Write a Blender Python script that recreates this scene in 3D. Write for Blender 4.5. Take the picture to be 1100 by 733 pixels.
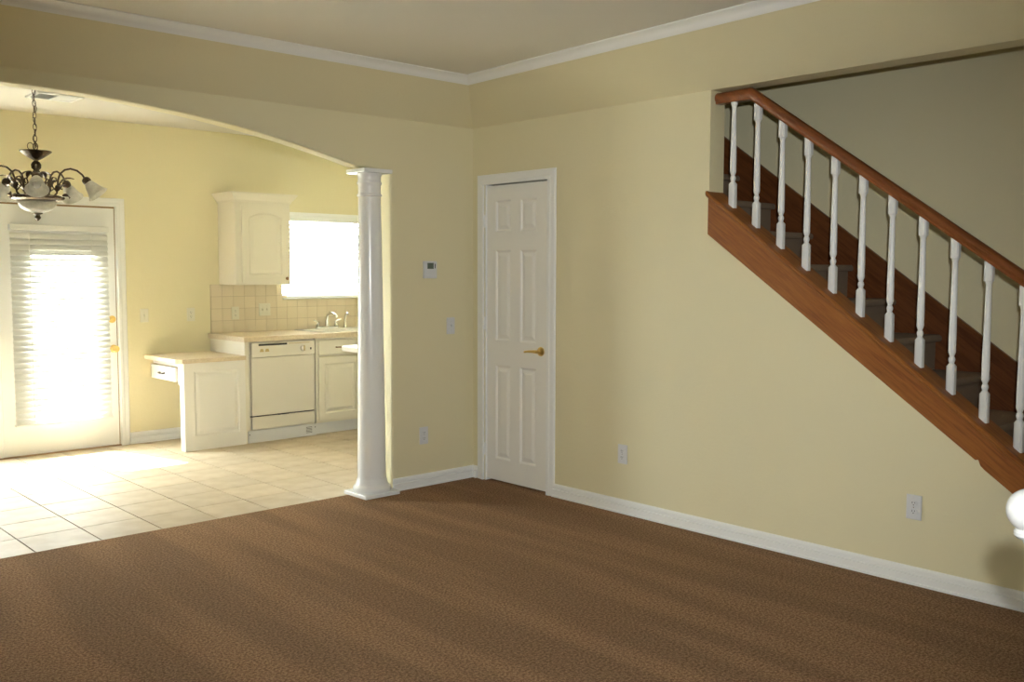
import bpy, bmesh, math, random
from mathutils import Vector, Matrix
random.seed(7)
for o in list(bpy.data.objects): bpy.data.objects.remove(o)
S = bpy.context.scene
COL = S.collection

# ------------------------------------------------------------------ camera
CAM = Vector((-4.37195, -5.13249, 1.46244))
F_PX, YAW, PITCH, ROLL = 1030.886, 0.746176, 0.073227, 0.002393
FW = Vector((math.sin(YAW)*math.cos(PITCH), math.cos(YAW)*math.cos(PITCH), -math.sin(PITCH)))
RT0 = Vector((math.cos(YAW), -math.sin(YAW), 0)); UP0 = RT0.cross(FW)
RT = RT0*math.cos(ROLL)+UP0*math.sin(ROLL); UP = -RT0*math.sin(ROLL)+UP0*math.cos(ROLL)
cd = bpy.data.cameras.new('camera'); cam = bpy.data.objects.new('camera', cd); COL.objects.link(cam)
cd.sensor_fit = 'HORIZONTAL'; cd.sensor_width = 36; cd.lens = F_PX/1100*36; cd.clip_start = .05; cd.clip_end = 300
cam.matrix_world = Matrix(((RT.x, UP.x, -FW.x, CAM.x), (RT.y, UP.y, -FW.y, CAM.y), (RT.z, UP.z, -FW.z, CAM.z), (0, 0, 0, 1)))
S.camera = cam

# ------------------------------------------------------------------ sky, sun, flash, exposure
W = bpy.data.worlds.new('world'); S.world = W; W.use_nodes = True
bg = W.node_tree.nodes['Background']; bg.inputs[0].default_value = (.93, .97, 1, 1); bg.inputs[1].default_value = 33.0
def lamp(name, kind, energy, color=(1, 1, 1)):
    l = bpy.data.lights.new(name, kind); l.energy = energy; l.color = color
    o = bpy.data.objects.new(name, l); COL.objects.link(o); return o, l
sun, sl = lamp('sun', 'SUN', 84, (1, .96, .88)); sl.angle = .009
sun.rotation_euler = Vector((.26, -1, -1.43)).to_track_quat('-Z', 'Y').to_euler()
# the photographer's flash, just above the lens (it throws the soft shadow at the far right)
flash, fl = lamp('camera_flash', 'SPOT', 260, (.93, .97, .985))
flash.location = CAM + RT*.058 + UP*.147; fl.shadow_soft_size = .022
fl.spot_size = math.radians(75); fl.spot_blend = 1.0
flash.rotation_euler = (FW - UP*.03 + RT*.035).to_track_quat('-Z', 'Y').to_euler()
def portal(loc, rot, sx, sy):
    o, l = lamp('window_portal', 'AREA', 1); l.shape = 'RECTANGLE'; l.size = sx; l.size_y = sy
    o.location = loc; o.rotation_euler = rot; l.cycles.is_portal = True
portal((-2.3, 3.06, .95), (math.radians(-90), 0, 0), 1.6, 1.4)
portal((.74, 3.10, 1.6), (math.radians(-90), 0, 0), 1.3, .9)
S.view_settings.view_transform = 'Standard'; S.view_settings.look = 'None'
S.view_settings.exposure = 0.68; S.view_settings.gamma = 1; S.view_settings.use_curve_mapping = False

# ------------------------------------------------------------------ materials
M = {}
def mat(name, col, rough=.5, metal=0, bump=None, var=None, spec=None, transl=0, objvar=0):
    m = bpy.data.materials.new(name); m.use_nodes = True; nt = m.node_tree; N, L = nt.nodes, nt.links
    b = N['Principled BSDF']; c4 = (*col, 1)
    b.inputs['Base Color'].default_value = c4; b.inputs['Roughness'].default_value = rough; b.inputs['Metallic'].default_value = metal
    if spec is not None: b.inputs['Specular IOR Level'].default_value = spec
    tc = N.new('ShaderNodeTexCoord')
    src = None
    if var:                                            # (scale, second colour, detail)
        n = N.new('ShaderNodeTexNoise'); n.inputs['Scale'].default_value = var[0]; n.inputs['Detail'].default_value = var[2]
        L.new(tc.outputs['Object'], n.inputs['Vector'])
        r = N.new('ShaderNodeValToRGB'); r.color_ramp.elements[0].position = .35; r.color_ramp.elements[1].position = .65
        r.color_ramp.elements[0].color = c4; r.color_ramp.elements[1].color = (*var[1], 1)
        L.new(n.outputs['Fac'], r.inputs[0]); src = r.outputs[0]
    if objvar:
        oi = N.new('ShaderNodeObjectInfo'); mr = N.new('ShaderNodeMapRange'); mr.inputs[3].default_value = 1-objvar; mr.inputs[4].default_value = 1+objvar
        L.new(oi.outputs['Random'], mr.inputs[0]); h = N.new('ShaderNodeHueSaturation'); L.new(mr.outputs[0], h.inputs['Value'])
        if src: L.new(src, h.inputs['Color'])
        else: h.inputs['Color'].default_value = c4
        src = h.outputs[0]
    if src: L.new(src, b.inputs['Base Color'])
    if bump:                                           # (scale, strength, distance)
        n = N.new('ShaderNodeTexNoise'); n.inputs['Scale'].default_value = bump[0]; n.inputs['Detail'].default_value = 4
        L.new(tc.outputs['Object'], n.inputs['Vector'])
        bp = N.new('ShaderNodeBump'); bp.inputs['Strength'].default_value = bump[1]; bp.inputs['Distance'].default_value = bump[2]
        L.new(n.outputs['Fac'], bp.inputs['Height']); L.new(bp.outputs[0], b.inputs['Normal'])
    if transl:
        t = N.new('ShaderNodeBsdfTranslucent'); t.inputs[0].default_value = c4
        mx = N.new('ShaderNodeMixShader'); mx.inputs[0].default_value = transl
        L.new(b.outputs[0], mx.inputs[1]); L.new(t.outputs[0], mx.inputs[2]); L.new(mx.outputs[0], N['Material Output'].inputs[0])
    M[name] = m; return m
mat('wall', (.80, .73, .48), .55, bump=(55, .25, .004))
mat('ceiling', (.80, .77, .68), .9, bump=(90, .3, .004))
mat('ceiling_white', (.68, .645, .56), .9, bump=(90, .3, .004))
mat('trim', (.93, .93, .90), .35)
mat('door_paint', (.92, .90, .84), .38)
mat('column_paint', (.90, .90, .88), .22)
mat('cabinet', (.84, .79, .66), .4)
mat('desk_paint', (.90, .87, .80), .4)
mat('appliance', (.82, .77, .66), .3)
mat('appliance_dark', (.02, .02, .02), .4)
mat('gold_print', (.60, .45, .20), .4)
mat('counter', (.66, .54, .38), .4, var=(60, (.74, .62, .45), 6))
mat('white_counter', (.86, .84, .78), .3)
mat('tile', (.58, .475, .33), .5, spec=.12, var=(7, (.66, .56, .415), 8), bump=(9, .08, .004), objvar=.05)
mat('grout', (.15, .115, .075), .9)
mat('backsplash', (.76, .655, .47), .3, objvar=.04)
mat('backsplash_grout', (.50, .41, .28), .9)
mat('chrome', (.75, .74, .70), .15, 1)
mat('brass', (.88, .64, .24), .28, 1)
mat('knob', (.34, .20, .08), .4)
mat('bronze', (.060, .040, .026), .45, .6, var=(40, (.11, .075, .045), 3))
mat('plastic', (.74, .74, .74), .35)
mat('plastic_ivory', (.80, .76, .62), .4)
mat('slot', (.03, .03, .03), .6)
mat('lcd', (.11, .14, .10), .25)
mat('slat', (.88, .88, .84), .45, transl=.08)
mat('cord', (.85, .84, .78), .7)
mat('shade', (.80, .78, .72), .3, var=(38, (.58, .56, .49), 4), transl=.35)
mat('bulb', (.9, .9, .86), .1)
mat('dark_gap', (.05, .045, .04), .8)
mat('sink', (.82, .78, .68), .2)
mat('ground', (.52, .50, .46), .9, var=(2, (.46, .46, .40), 4))
mat('stair_carpet', (.26, .185, .12), 1, bump=(300, .6, .01))
# carpet: short brown pile with broad vacuum streaks
def carpet():
    m = bpy.data.materials.new('carpet'); m.use_nodes = True; N, L = m.node_tree.nodes, m.node_tree.links
    b = N['Principled BSDF']; b.inputs['Roughness'].default_value = 1; b.inputs['Specular IOR Level'].default_value = .05
    b.inputs['Sheen Weight'].default_value = .12; b.inputs['Sheen Tint'].default_value = (.75, .6, .45, 1); b.inputs['Sheen Roughness'].default_value = .5
    tc = N.new('ShaderNodeTexCoord')
    def noise(sc, det, vec): n = N.new('ShaderNodeTexNoise'); n.inputs['Scale'].default_value = sc; n.inputs['Detail'].default_value = det; L.new(vec, n.inputs['Vector']); return n.outputs['Fac']
    fine = noise(95, 5, tc.outputs['Object']); pile = noise(270, 3, tc.outputs['Object'])
    mp = N.new('ShaderNodeMapping'); mp.inputs['Rotation'].default_value = (0, 0, -.06); mp.inputs['Scale'].default_value = (4.2, .42, 1); L.new(tc.outputs['Object'], mp.inputs[0])
    streak = noise(1.0, 1.5, mp.outputs[0])
    def ramp(f, p0, c0, p1, c1):
        r = N.new('ShaderNodeValToRGB'); e = r.color_ramp.elements; e[0].position = p0; e[1].position = p1; e[0].color = (*c0, 1); e[1].color = (*c1, 1); L.new(f, r.inputs[0]); return r.outputs[0]
    c = ramp(fine, .38, (.198, .107, .052), .62, (.435, .266, .147))
    def mul(a, b_, f):
        x = N.new('ShaderNodeMix'); x.data_type = 'RGBA'; x.blend_type = 'MULTIPLY'; x.inputs[0].default_value = f; L.new(a, x.inputs[6]); L.new(b_, x.inputs[7]); return x.outputs[2]
    c = mul(c, ramp(streak, .44, (.86, .86, .86), .58, (1.10, 1.09, 1.08)), 1)
    c = mul(c, ramp(pile, .35, (.62, .62, .62), .62, (1.2, 1.2, 1.2)), 1)
    L.new(c, b.inputs['Base Color'])
    bp = N.new('ShaderNodeBump'); bp.inputs['Strength'].default_value = .7; bp.inputs['Distance'].default_value = .012; L.new(pile, bp.inputs['Height']); L.new(bp.outputs[0], b.inputs['Normal'])
    M['carpet'] = m
carpet()
# oak: grain stretched along the direction given by the mapping
def oak(name, light, dark, rotx, scale, rough=.35):
    m = bpy.data.materials.new(name); m.use_nodes = True; N, L = m.node_tree.nodes, m.node_tree.links
    b = N['Principled BSDF']; b.inputs['Roughness'].default_value = rough
    tc = N.new('ShaderNodeTexCoord'); mp = N.new('ShaderNodeMapping'); mp.vector_type = 'TEXTURE'; mp.inputs['Rotation'].default_value = (rotx, 0, 0); mp.inputs['Scale'].default_value = (1, scale, 1)
    L.new(tc.outputs['Object'], mp.inputs[0])
    n = N.new('ShaderNodeTexNoise'); n.inputs['Scale'].default_value = 110; n.inputs['Detail'].default_value = 6; n.inputs['Distortion'].default_value = .6; L.new(mp.outputs[0], n.inputs['Vector'])
    n2 = N.new('ShaderNodeTexNoise'); n2.inputs['Scale'].default_value = 22; n2.inputs['Detail'].default_value = 3; n2.inputs['Distortion'].default_value = 1.5; L.new(mp.outputs[0], n2.inputs['Vector'])
    ad = N.new('ShaderNodeMath'); ad.operation = 'ADD'; L.new(n.outputs['Fac'], ad.inputs[0]); L.new(n2.outputs['Fac'], ad.inputs[1])
    r = N.new('ShaderNodeValToRGB'); e = r.color_ramp.elements; e[0].position = .66; e[1].position = 1.1; e[0].color = (*dark, 1); e[1].color = (*light, 1)
    ml = N.new('ShaderNodeMath'); ml.operation = 'MULTIPLY'; ml.inputs[1].default_value = .88; L.new(ad.outputs[0], ml.inputs[0])
    L.new(ml.outputs[0], r.inputs[0]); L.new(r.outputs[0], b.inputs['Base Color']); M[name] = m
SL = math.atan(.73)
oak('oak', (.34, .118, .018), (.21, .062, .008), SL, 14, .5)
oak('oak_rail', (.25, .080, .022), (.15, .042, .011), SL, 14, .28)
oak('oak_skirt', (.17, .056, .016), (.10, .030, .008), SL, 14, .35)
def glass():
    m = bpy.data.materials.new('glass'); m.use_nodes = True; N, L = m.node_tree.nodes, m.node_tree.links; N.remove(N['Principled BSDF'])
    t = N.new('ShaderNodeBsdfTransparent'); t.inputs[0].default_value = (.95, .97, .96, 1); g = N.new('ShaderNodeBsdfGlossy'); g.inputs['Roughness'].default_value = .02
    x = N.new('ShaderNodeMixShader'); x.inputs[0].default_value = .06; L.new(t.outputs[0], x.inputs[1]); L.new(g.outputs[0], x.inputs[2]); L.new(x.outputs[0], N['Material Output'].inputs[0]); M['glass'] = m
glass()

# ------------------------------------------------------------------ mesh helpers (all in world coordinates)
def root_loc(p):
    v = Vector((0, 0, 0))
    while p: v = v + p.location; p = p.parent
    return v
def obj(name, bm, m, parent=None, smooth=False, bevel=0, seg=2):
    bmesh.ops.recalc_face_normals(bm, faces=bm.faces[:])
    sh = root_loc(parent)
    if parent: bmesh.ops.translate(bm, verts=bm.verts[:], vec=-sh)
    me = bpy.data.meshes.new(name); bm.to_mesh(me); bm.free(); me.materials.append(M[m])
    o = bpy.data.objects.new(name, me); COL.objects.link(o); o.parent = parent
    if smooth:
        for p in me.polygons: p.use_smooth = True
        if smooth == 'auto': me.set_sharp_from_angle(angle=math.radians(38))
    if bevel:
        md = o.modifiers.new('bevel', 'BEVEL'); md.width = bevel; md.segments = seg; md.limit_method = 'ANGLE'; md.angle_limit = math.radians(35)
    return o
def tag(o, label, cat, group=None, kind=None):
    o['label'] = label
    if cat: o['category'] = cat
    if group: o['group'] = group
    if kind: o['kind'] = kind
    return o
def thing(name, label, cat, loc, group=None, kind=None):
    o = bpy.data.objects.new(name, None); o.empty_display_size = .05; COL.objects.link(o); o.location = loc
    return tag(o, label, cat, group, kind)
def B(): return bmesh.new()
def box(bm, x0, x1, y0, y1, z0, z1):
    v = [bm.verts.new((x, y, z)) for x in (x0, x1) for y in (y0, y1) for z in (z0, z1)]
    for f in ((0, 1, 3, 2), (4, 6, 7, 5), (0, 4, 5, 1), (2, 3, 7, 6), (0, 2, 6, 4), (1, 5, 7, 3)): bm.faces.new([v[i] for i in f])
    return bm
def bx(*a): return box(B(), *a)
def prism(pts, axis, a, b, bm=None):
    bm = bm or B()
    def P(p, t): q = list(p); q.insert(axis, t); return q
    lo = [bm.verts.new(P(p, a)) for p in pts]; hi = [bm.verts.new(P(p, b)) for p in pts]; n = len(pts)
    bm.faces.new(lo); bm.faces.new(hi[::-1])
    for i in range(n): bm.faces.new((lo[i], lo[(i+1) % n], hi[(i+1) % n], hi[i]))
    return bm
def loft(rings, bm=None, cap=True, closed=True):
    bm = bm or B(); vs = [[bm.verts.new(p) for p in r] for r in rings]; n = len(vs[0])
    for a, b in zip(vs, vs[1:]):
        for i in range(n if closed else n-1): bm.faces.new((a[i], a[(i+1) % n], b[(i+1) % n], b[i]))
    if cap and closed: bm.faces.new(vs[0][::-1]); bm.faces.new(vs[-1])
    return bm
def lathe(prof, c, axis=Vector((0, 0, 1)), seg=32, bm=None, cap=True):
    axis = Vector(axis).normalized(); c = Vector(c)
    q = Vector((0, 0, 1)).rotation_difference(axis); ex, ey = q @ Vector((1, 0, 0)), q @ Vector((0, 1, 0))
    return loft([[c+axis*h+(ex*math.cos(t)+ey*math.sin(t))*max(r, 1e-4) for t in (2*math.pi*k/seg for k in range(seg))] for r, h in prof], bm, cap)
def tube(pts, r, seg=8, bm=None):
    pts = [Vector(p) for p in pts]; rings = []; n = len(pts); prev = None
    for i, p in enumerate(pts):
        t = (pts[min(i+1, n-1)]-pts[max(i-1, 0)]).normalized()
        if prev is None: a = t.orthogonal().normalized()
        else: a = (prev - t*prev.dot(t)).normalized()
        prev = a; b = t.cross(a); rr = r[i] if isinstance(r, (list, tuple)) else r
        rings.append([p+(a*math.cos(w)+b*math.sin(w))*rr for w in (2*math.pi*k/seg for k in range(seg))])
    return loft(rings, bm)
def rbox(x0, x1, y0, y1, z0, z1): return bx(x0, x1, y0, y1, z0, z1)
def copy_tree(o, parent=None):
    c = o.copy(); COL.objects.link(c); c.parent = parent
    for ch in list(o.children): copy_tree(ch, c)
    return c
# faces: 'south' looks to -Y (u = x, plane y), 'west' looks to -X (u = -y, plane x)
def fmap(face, plane):
    if face == 'south': return lambda u, v, d: (u, plane-d, v)
    return lambda u, v, d: (plane-d, -u, v)
def framed(name, face, plane, thick, u0, u1, v0, v1, panels, m, parent, bevel=.0, arch=0):
    """a slab with real openings (stiles and rails) and one raised panel object in each opening"""
    f = fmap(face, plane); us = sorted({u0, u1, *[p[0] for p in panels], *[p[1] for p in panels]}); vs = sorted({v0, v1, *[p[2] for p in panels], *[p[3] for p in panels]})
    bm = B(); cache = {}
    def V(u, v, d):
        k = (round(u, 5), round(v, 5), round(d, 5))
        if k not in cache: cache[k] = bm.verts.new(f(u, v, d))
        return cache[k]
    def hole(i, j):
        if i < 0 or j < 0 or i >= len(us)-1 or j >= len(vs)-1: return True
        cu, cv = (us[i]+us[i+1])/2, (vs[j]+vs[j+1])/2
        return any(p[0] < cu < p[1] and p[2] < cv < p[3] for p in panels)
    for i in range(len(us)-1):
        for j in range(len(vs)-1):
            if hole(i, j): continue
            a, b_, c, d = us[i], us[i+1], vs[j], vs[j+1]
            bm.faces.new((V(a, c, 0), V(b_, c, 0), V(b_, d, 0), V(a, d, 0)))
            bm.faces.new((V(a, c, -thick), V(a, d, -thick), V(b_, d, -thick), V(b_, c, -thick)))
            if hole(i-1, j): bm.faces.new((V(a, c, 0), V(a, d, 0), V(a, d, -thick), V(a, c, -thick)))
            if hole(i+1, j): bm.faces.new((V(b_, c, 0), V(b_, d, 0), V(b_, d, -thick), V(b_, c, -thick)))
            if hole(i, j-1): bm.faces.new((V(a, c, 0), V(b_, c, 0), V(b_, c, -thick), V(a, c, -thick)))
            if hole(i, j+1): bm.faces.new((V(a, d, 0), V(b_, d, 0), V(b_, d, -thick), V(a, d, -thick)))
    o = obj(name, bm, m, parent)
    for (a, b_, c, d) in panels: raised(f, a, b_, c, d, thick, m, o if parent else o, arch)
    return o
def raised(f, a, b_, c, d, thick, m, parent, arch=0, name='panel'):
    def ring(ins, dep, ar):
        pts = [(a+ins, c+ins), (b_-ins, c+ins)]
        n = 8 if arch else 1
        for k in range(n+1):
            t = k/n; u = (b_-ins)*(1-t)+(a+ins)*t
            pts.append((u, d-ins-ar*(1-math.sin(math.pi*t)) if arch else d-ins))
        return [f(u, v, dep) for u, v in pts]
    w = b_-a; e = min(.022, w*.14)
    R = [ring(0, -thick, 0), ring(0, -.0005, 0)]
    if arch: R.append(ring(.001, -.0005, arch))
    R += [ring(e*.25, -.0035, arch), ring(e*.55, -.0095, arch), ring(e*.9, -.0095, arch), ring(e*2.0, -.002, arch)]
    return obj(name, loft(R), m, parent)

# ------------------------------------------------------------------ key dimensions
ZB = 2.44          # foot of the sloped band round the living room
ZC = 2.715         # living room ceiling
ZK = 2.67          # kitchen ceiling
YK = 2.90          # kitchen back wall
TW = .115          # arch wall thickness
XE = 1.9           # right end of the kitchen
XL, YS = -6.0, -7.2
ACX, AZ, AR = -2.95, 2.365, 7.94
def arch_z(x): return AZ-(x-ACX)**2/(2*AR)

# ------------------------------------------------------------------ the shell
def st(name, bm, m, label, cat, parent=None, **k):
    o = obj(name, bm, m, parent, **k); tag(o, label, cat, kind='structure'); return o
st('floor', bx(XL-.1, .95, YS-.1, .125, -.12, 0), 'carpet', 'brown wall to wall carpet with vacuum streaks', 'carpet')
kf = st('floor_kitchen', bx(XL-.1, XE+.1, .1255, YK+.1, -.12, -.006), 'grout', 'beige tiled kitchen floor with dark grout lines', 'floor')
st('ground', bx(-30, 30, YK+.42, 40, -.25, -.16), 'ground', 'pale paved ground outside the kitchen door', 'ground')
# arch wall
pts = [(XL, 0), (-4.98, 0)]
n = 40
xs = [-4.98+(4.98-.965)*k/n for k in range(n+1)]
pts += [(x, arch_z(x)) for x in xs] + [(-.70, 2.1045), (-.70, 0), (XE+.1, 0), (XE+.1, 2.95), (XL, 2.95)]
wa = st('wall_arch', prism([(p[0], p[1]) for p in pts], 1, 0, TW), 'wall', 'pale yellow wall with a wide low arch into the kitchen', 'wall', bevel=.012, seg=3)
# stair wall with the closet door opening and the raking stair opening
DY0, DY1, DZ = -.13, -.745, 2.055
pts = [(0, 0), (DY0, 0), (DY0, DZ), (DY1, DZ), (DY1, 0), (-4.2, 0), (-4.2, .16), (-1.985, 1.72), (-1.985, ZB), (YS, ZB), (YS, 2.95), (0, 2.95)]
st('wall_right', prism(pts, 0, 0, .13), 'wall', 'pale yellow wall with the closet door and the stair opening', 'wall')
st('wall_stairwell', bx(.90, 1.0, YS-.1, 0, -.1, 5.2), 'wall', 'plain yellow wall on the far side of the stairs', 'wall')
st('wall_stair_upper', bx(.0, .13, YS, 0, 2.951, 5.2), 'wall', 'yellow wall above the ceiling beside the stairwell', 'wall')
st('wall_stair_end', bx(.131, .899, -.02, -.001, 0, 5.2), 'wall', 'yellow wall closing the top of the stairs', 'wall')
st('ceiling_stairwell', bx(-.1, 1.1, YS-.1, .1, 5.2, 5.3), 'ceiling', 'white ceiling high above the stairs', 'ceiling')
# back wall (behind the camera), left wall
bm = bx(XL, 1.0, YS-.14, YS, 0, 2.95); box(bm, 0, 1, YS-.14, YS, 2.95, 5.2)
st('wall_back', bm, 'wall', 'plain yellow wall behind the viewer', 'wall')
st('wall_left', bx(XL-.14, XL, YS-.14, YK+.2, 0, 2.95), 'wall', 'yellow wall on the left side of the room', 'wall')
# ceilings
st('ceiling', bx(XL-.1, -.0, YS-.14, 0, ZC, ZC+.1), 'ceiling', 'off white living room ceiling', 'ceiling')
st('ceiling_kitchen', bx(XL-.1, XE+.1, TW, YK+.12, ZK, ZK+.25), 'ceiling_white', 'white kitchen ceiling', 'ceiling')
st('sun_block', bx(XL-.2, -.002, YS-.2, YK+.2, 2.96, 3.05), 'ceiling', 'unseen slab above the room that stops sun leaks', 'sun_block')  # unseen slabs added over the ceilings, overlapping so no sun leaks in
st('sun_block_kitchen', bx(-.001, XE+.2, 0.001, YK+.2, 2.96, 3.05), 'ceiling', 'unseen slab above the kitchen that stops sun leaks', 'sun_block')
# sloped bands between walls and ceiling
SK = .05
def rx(d, y): return -(d+SK*(abs(y)-.31)*d/.31) if abs(y) > .31 else -d
bm = B()
v = [bm.verts.new(p) for p in ((XL, -.0005, ZB), (XL, -.0005, ZC), (XL, -.31, ZC), (0, -.0005, ZB), (-.0, -.0005, ZC), (-.31, -.31, ZC))]
for f in ((0, 1, 2), (3, 5, 4), (0, 3, 4, 1), (1, 4, 5, 2), (2, 5, 3, 0)): bm.faces.new([v[i] for i in f])
st('wall_slope_left', bm, 'wall', 'yellow sloped band between the arch wall and the ceiling', 'wall')
ysl = [-.0005, -.31]+[-.31-(7.2-.31)*k/24 for k in range(1, 25)]
bm = loft([[(-.0005, y if k else -.0005, ZB), (-.0005, y if k else 0, ZC), (rx(.31, y), y, ZC) if k else (-.0006, -.0006, ZB)] for k, y in enumerate(ysl)])
st('wall_slope_right', bm, 'wall', 'yellow sloped band between the stair wall and the ceiling', 'wall', smooth='auto')
# crown mouldings
crown = [(.262, ZC-.046), (.275, ZC-.05), (.292, ZC-.038), (.297, ZC-.030), (.318, ZC-.017), (.326, ZC-.014), (.345, ZC-.006), (.345, ZC-.0005), (.300, ZC-.0005)]
st('trim_1', loft([[(XL, -d, z) for d, z in crown], [(-d, -d, z) for d, z in crown]]), 'trim', 'white crown moulding above the arch wall', 'moulding', smooth='auto')
st('trim_2', loft([[(-d, -d, z) for d, z in crown], [(-(d+SK*(abs(YS)-.31)), YS, z) for d, z in crown]]), 'trim', 'white crown moulding above the stair wall', 'moulding', smooth='auto')
# baseboards
bp = [(0.0005, .001), (.019, .001), (.019, .012), (.014, .0145), (.015, .049), (.013, .0495), (.002, .0500), (.002, .0580), (.0120, .0585), (.0135, .061), (.0115, .076), (.006, .085), (.0005, .086)]
def base_w(name, x0, x1, y, label, h=1.0, m0=0, m1=0):
    st(name, loft([[(x0+m0*d, y-d, z*h) for d, z in bp], [(x1-m1*d, y-d, z*h) for d, z in bp]]), 'trim', label, 'baseboard')
def base_s(name, y0, y1, x, label, m0=0, m1=0):
    st(name, loft([[(x-d, y0-m0*d, z) for d, z in bp], [(x-d, y1+m1*d, z) for d, z in bp]]), 'trim', label, 'baseboard')
base_w('baseboard_left', -.699, 0, 0, 'white grooved baseboard between the column and the corner', m1=1)
base_s('baseboard_corner', 0, -.049, 0, 'short white baseboard between the corner and the closet door casing', m0=1)
base_s('baseboard_right', -.801, -4.1, 0, 'long white grooved baseboard under the stairs')
# kitchen back wall with openings for the glass door and the sink window
KD0, KD1, KDZ = -3.22, -1.375, 1.985
WX0, WX1, WZ0, WZ1 = .13, 1.40, 1.19, 1.985
bm = B()
for a in ((XL, KD0, 0, 2.95), (KD0, KD1, KDZ, 2.95), (KD1, WX0, 0, 2.95), (WX0, WX1, 0, WZ0), (WX0, WX1, WZ1, 2.95), (WX1, XE+.1, 0, 2.95)):
    box(bm, a[0], a[1], YK, YK+.12, a[2], a[3])
bmesh.ops.remove_doubles(bm, verts=bm.verts[:], dist=1e-5)
st('wall_kitchen', bm, 'wall', 'pale yellow kitchen back wall with glass door and sink window', 'wall')
st('wall_kitchen_right', bx(XE, XE+.1, TW, YK, 0, ZK), 'wall', 'yellow wall at the right end of the kitchen', 'wall')
base_w('baseboard_kitchen', -1.308, -.60, YK, 'white baseboard between the glass door and the desk', 1.15)
# kitchen floor tiles
TXP, TYP, G = .335, .352, .0085
tb = bx(-TXP/2+G/2, TXP/2-G/2, -TYP/2+G/2, TYP/2-G/2, -.012, 0); tm = bpy.data.meshes.new('tile'); tb.normal_update(); bmesh.ops.recalc_face_normals(tb, faces=tb.faces[:]); tb.to_mesh(tm); tb.free(); tm.materials.append(M['tile'])
x0g, y0g = -2.20, .463
for i in range(-9, 13):
    for j in range(-1, 7):
        xa, ya = x0g+i*TXP, y0g+j*TYP; xb, yb = xa+TXP, ya+TYP
        cxa, cxb, cya, cyb = max(xa, XL), min(xb, XE), max(ya, .127), min(yb, YK)
        if cxb-cxa < .02 or cyb-cya < .02: continue
        if (cxa, cxb, cya, cyb) == (xa, xb, ya, yb):
            o = bpy.data.objects.new('tile', tm); COL.objects.link(o); o.parent = kf; o.location = ((xa+xb)/2, (ya+yb)/2, random.uniform(-.0006, 0))
        else:
            obj('tile', bx(cxa+G/2, cxb-G/2, cya+(G/2 if cya == ya else 0), cyb-G/2, -.012, 0), 'tile', kf)

# ------------------------------------------------------------------ column
cx, cy = -.8345, .0425
t = thing('column', 'round white tapered column with square plinth between arch and wall', 'column', (cx, cy, 0))
obj('plinth', bx(cx-.134, cx+.134, cy-.1275, cy+.1275, .0005, .026), 'column_paint', t, bevel=.004)
sp = [(.1225, .0262), (.124, .036), (.1245, .046), (.122, .056), (.115, .064), (.108, .069), (.104, .080), (.098, .100), (.093, .115)]
obj('base', lathe(sp, (cx, cy, 0), seg=48), 'column_paint', t, smooth='auto')
sh = [(.093, .1155)]+[(.092-.020*(k/10)**1.3, .13+(1.93-.13)*k/10) for k in range(11)]
obj('shaft', lathe(sh, (cx, cy, 0), seg=48), 'column_paint', t, smooth='auto')
nk = [(.072, 1.9305), (.078, 1.934), (.080, 1.941), (.078, 1.948), (.0725, 1.952), (.072, 1.99), (.073, 2.005), (.079, 2.012), (.080, 2.02), (.075, 2.027), (.0735, 2.035), (.074, 2.06), (.083, 2.078)]
obj('capital', lathe(nk, (cx, cy, 0), seg=48), 'column_paint', t, smooth='auto')
obj('abacus', bx(cx-.108, cx+.108, cy-.105, cy+.105, 2.0785, 2.1035), 'column_paint', t, bevel=.004)

# ------------------------------------------------------------------ closet door (six panels)
d = thing('door_2', 'white six panel closet door with brass lever handle', 'door', (0, -.437, 0), kind='structure')
py = [(.137+.088, .137+.240), (.137+.332, .137+.488)]; pz = [(.165, .815), (.985, 1.60), (1.725, 1.935)]
leaf = framed('door_leaf', 'west', .012, .035, .137, .7325, .014, 2.039, [(a, b_, c, e) for a, b_ in py for c, e in pz], 'door_paint', d)
cp = [(0, .0), (.017, .0), (.017, .020), (.013, .030), (.011, .060), (.005, .068), (0, .068)]     # (proud, outwards)
# casing: left, right, head as separate mitred boards
def cas_w(name, y_in0, y_in1, z_top, par, mt='trim'):
    L_ = [[(-.0005-p, y_in0+o_, 0.001) for p, o_ in cp], [(-.0005-p, y_in0+o_, z_top+o_) for p, o_ in cp]]
    R_ = [[(-.0005-p, y_in1-o_, 0.001) for p, o_ in cp], [(-.0005-p, y_in1-o_, z_top+o_) for p, o_ in cp]]
    H_ = [[(-.0005-p, y_in0+o_, z_top+o_) for p, o_ in cp], [(-.0005-p, y_in1-o_, z_top+o_) for p, o_ in cp]]
    for r in (L_, R_, H_): obj('casing', loft(r), mt, par)
cas_w('casing', -.122, -.748, 2.047, d)
bm = B(); box(bm, -.0005, .129, -.1365, -.1305, 0, 2.054); box(bm, -.0005, .129, -.7445, -.7385, 0, 2.054); box(bm, -.0005, .129, -.7445, -.1305, 2.0465, 2.0545)
obj('jamb', bm, 'trim', d)
obj('gap_shade_sheet', bx(.056, .07, -.738, -.137, 0, 2.046), 'dark_gap', d)  # dark sheet behind the leaf; its colour paints the shadow in the gap
h = obj('handle', lathe([(.030, 0), (.031, .004), (.028, .010), (.016, .014), (.011, .018), (.011, .048), (.008, .052)], (.0115, -.672, .935), (-1, 0, 0), 24), 'brass', d, smooth='auto')
lev = tube([(-.034, -.682, .935), (-.036, -.672, .936), (-.037, -.64, .936), (-.037, -.60, .934), (-.035, -.562, .929)], [.009, .0115, .0095, .008, .007], 10)
obj('lever', lev, 'brass', h, smooth='auto')
obj('latch_plate', bx(-.006, .016, -.7386, -.7376, .905, .925), 'slot', d); obj('latch_plate', bx(-.006, .016, -.7386, -.7376, .945, .968), 'slot', d)
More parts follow.
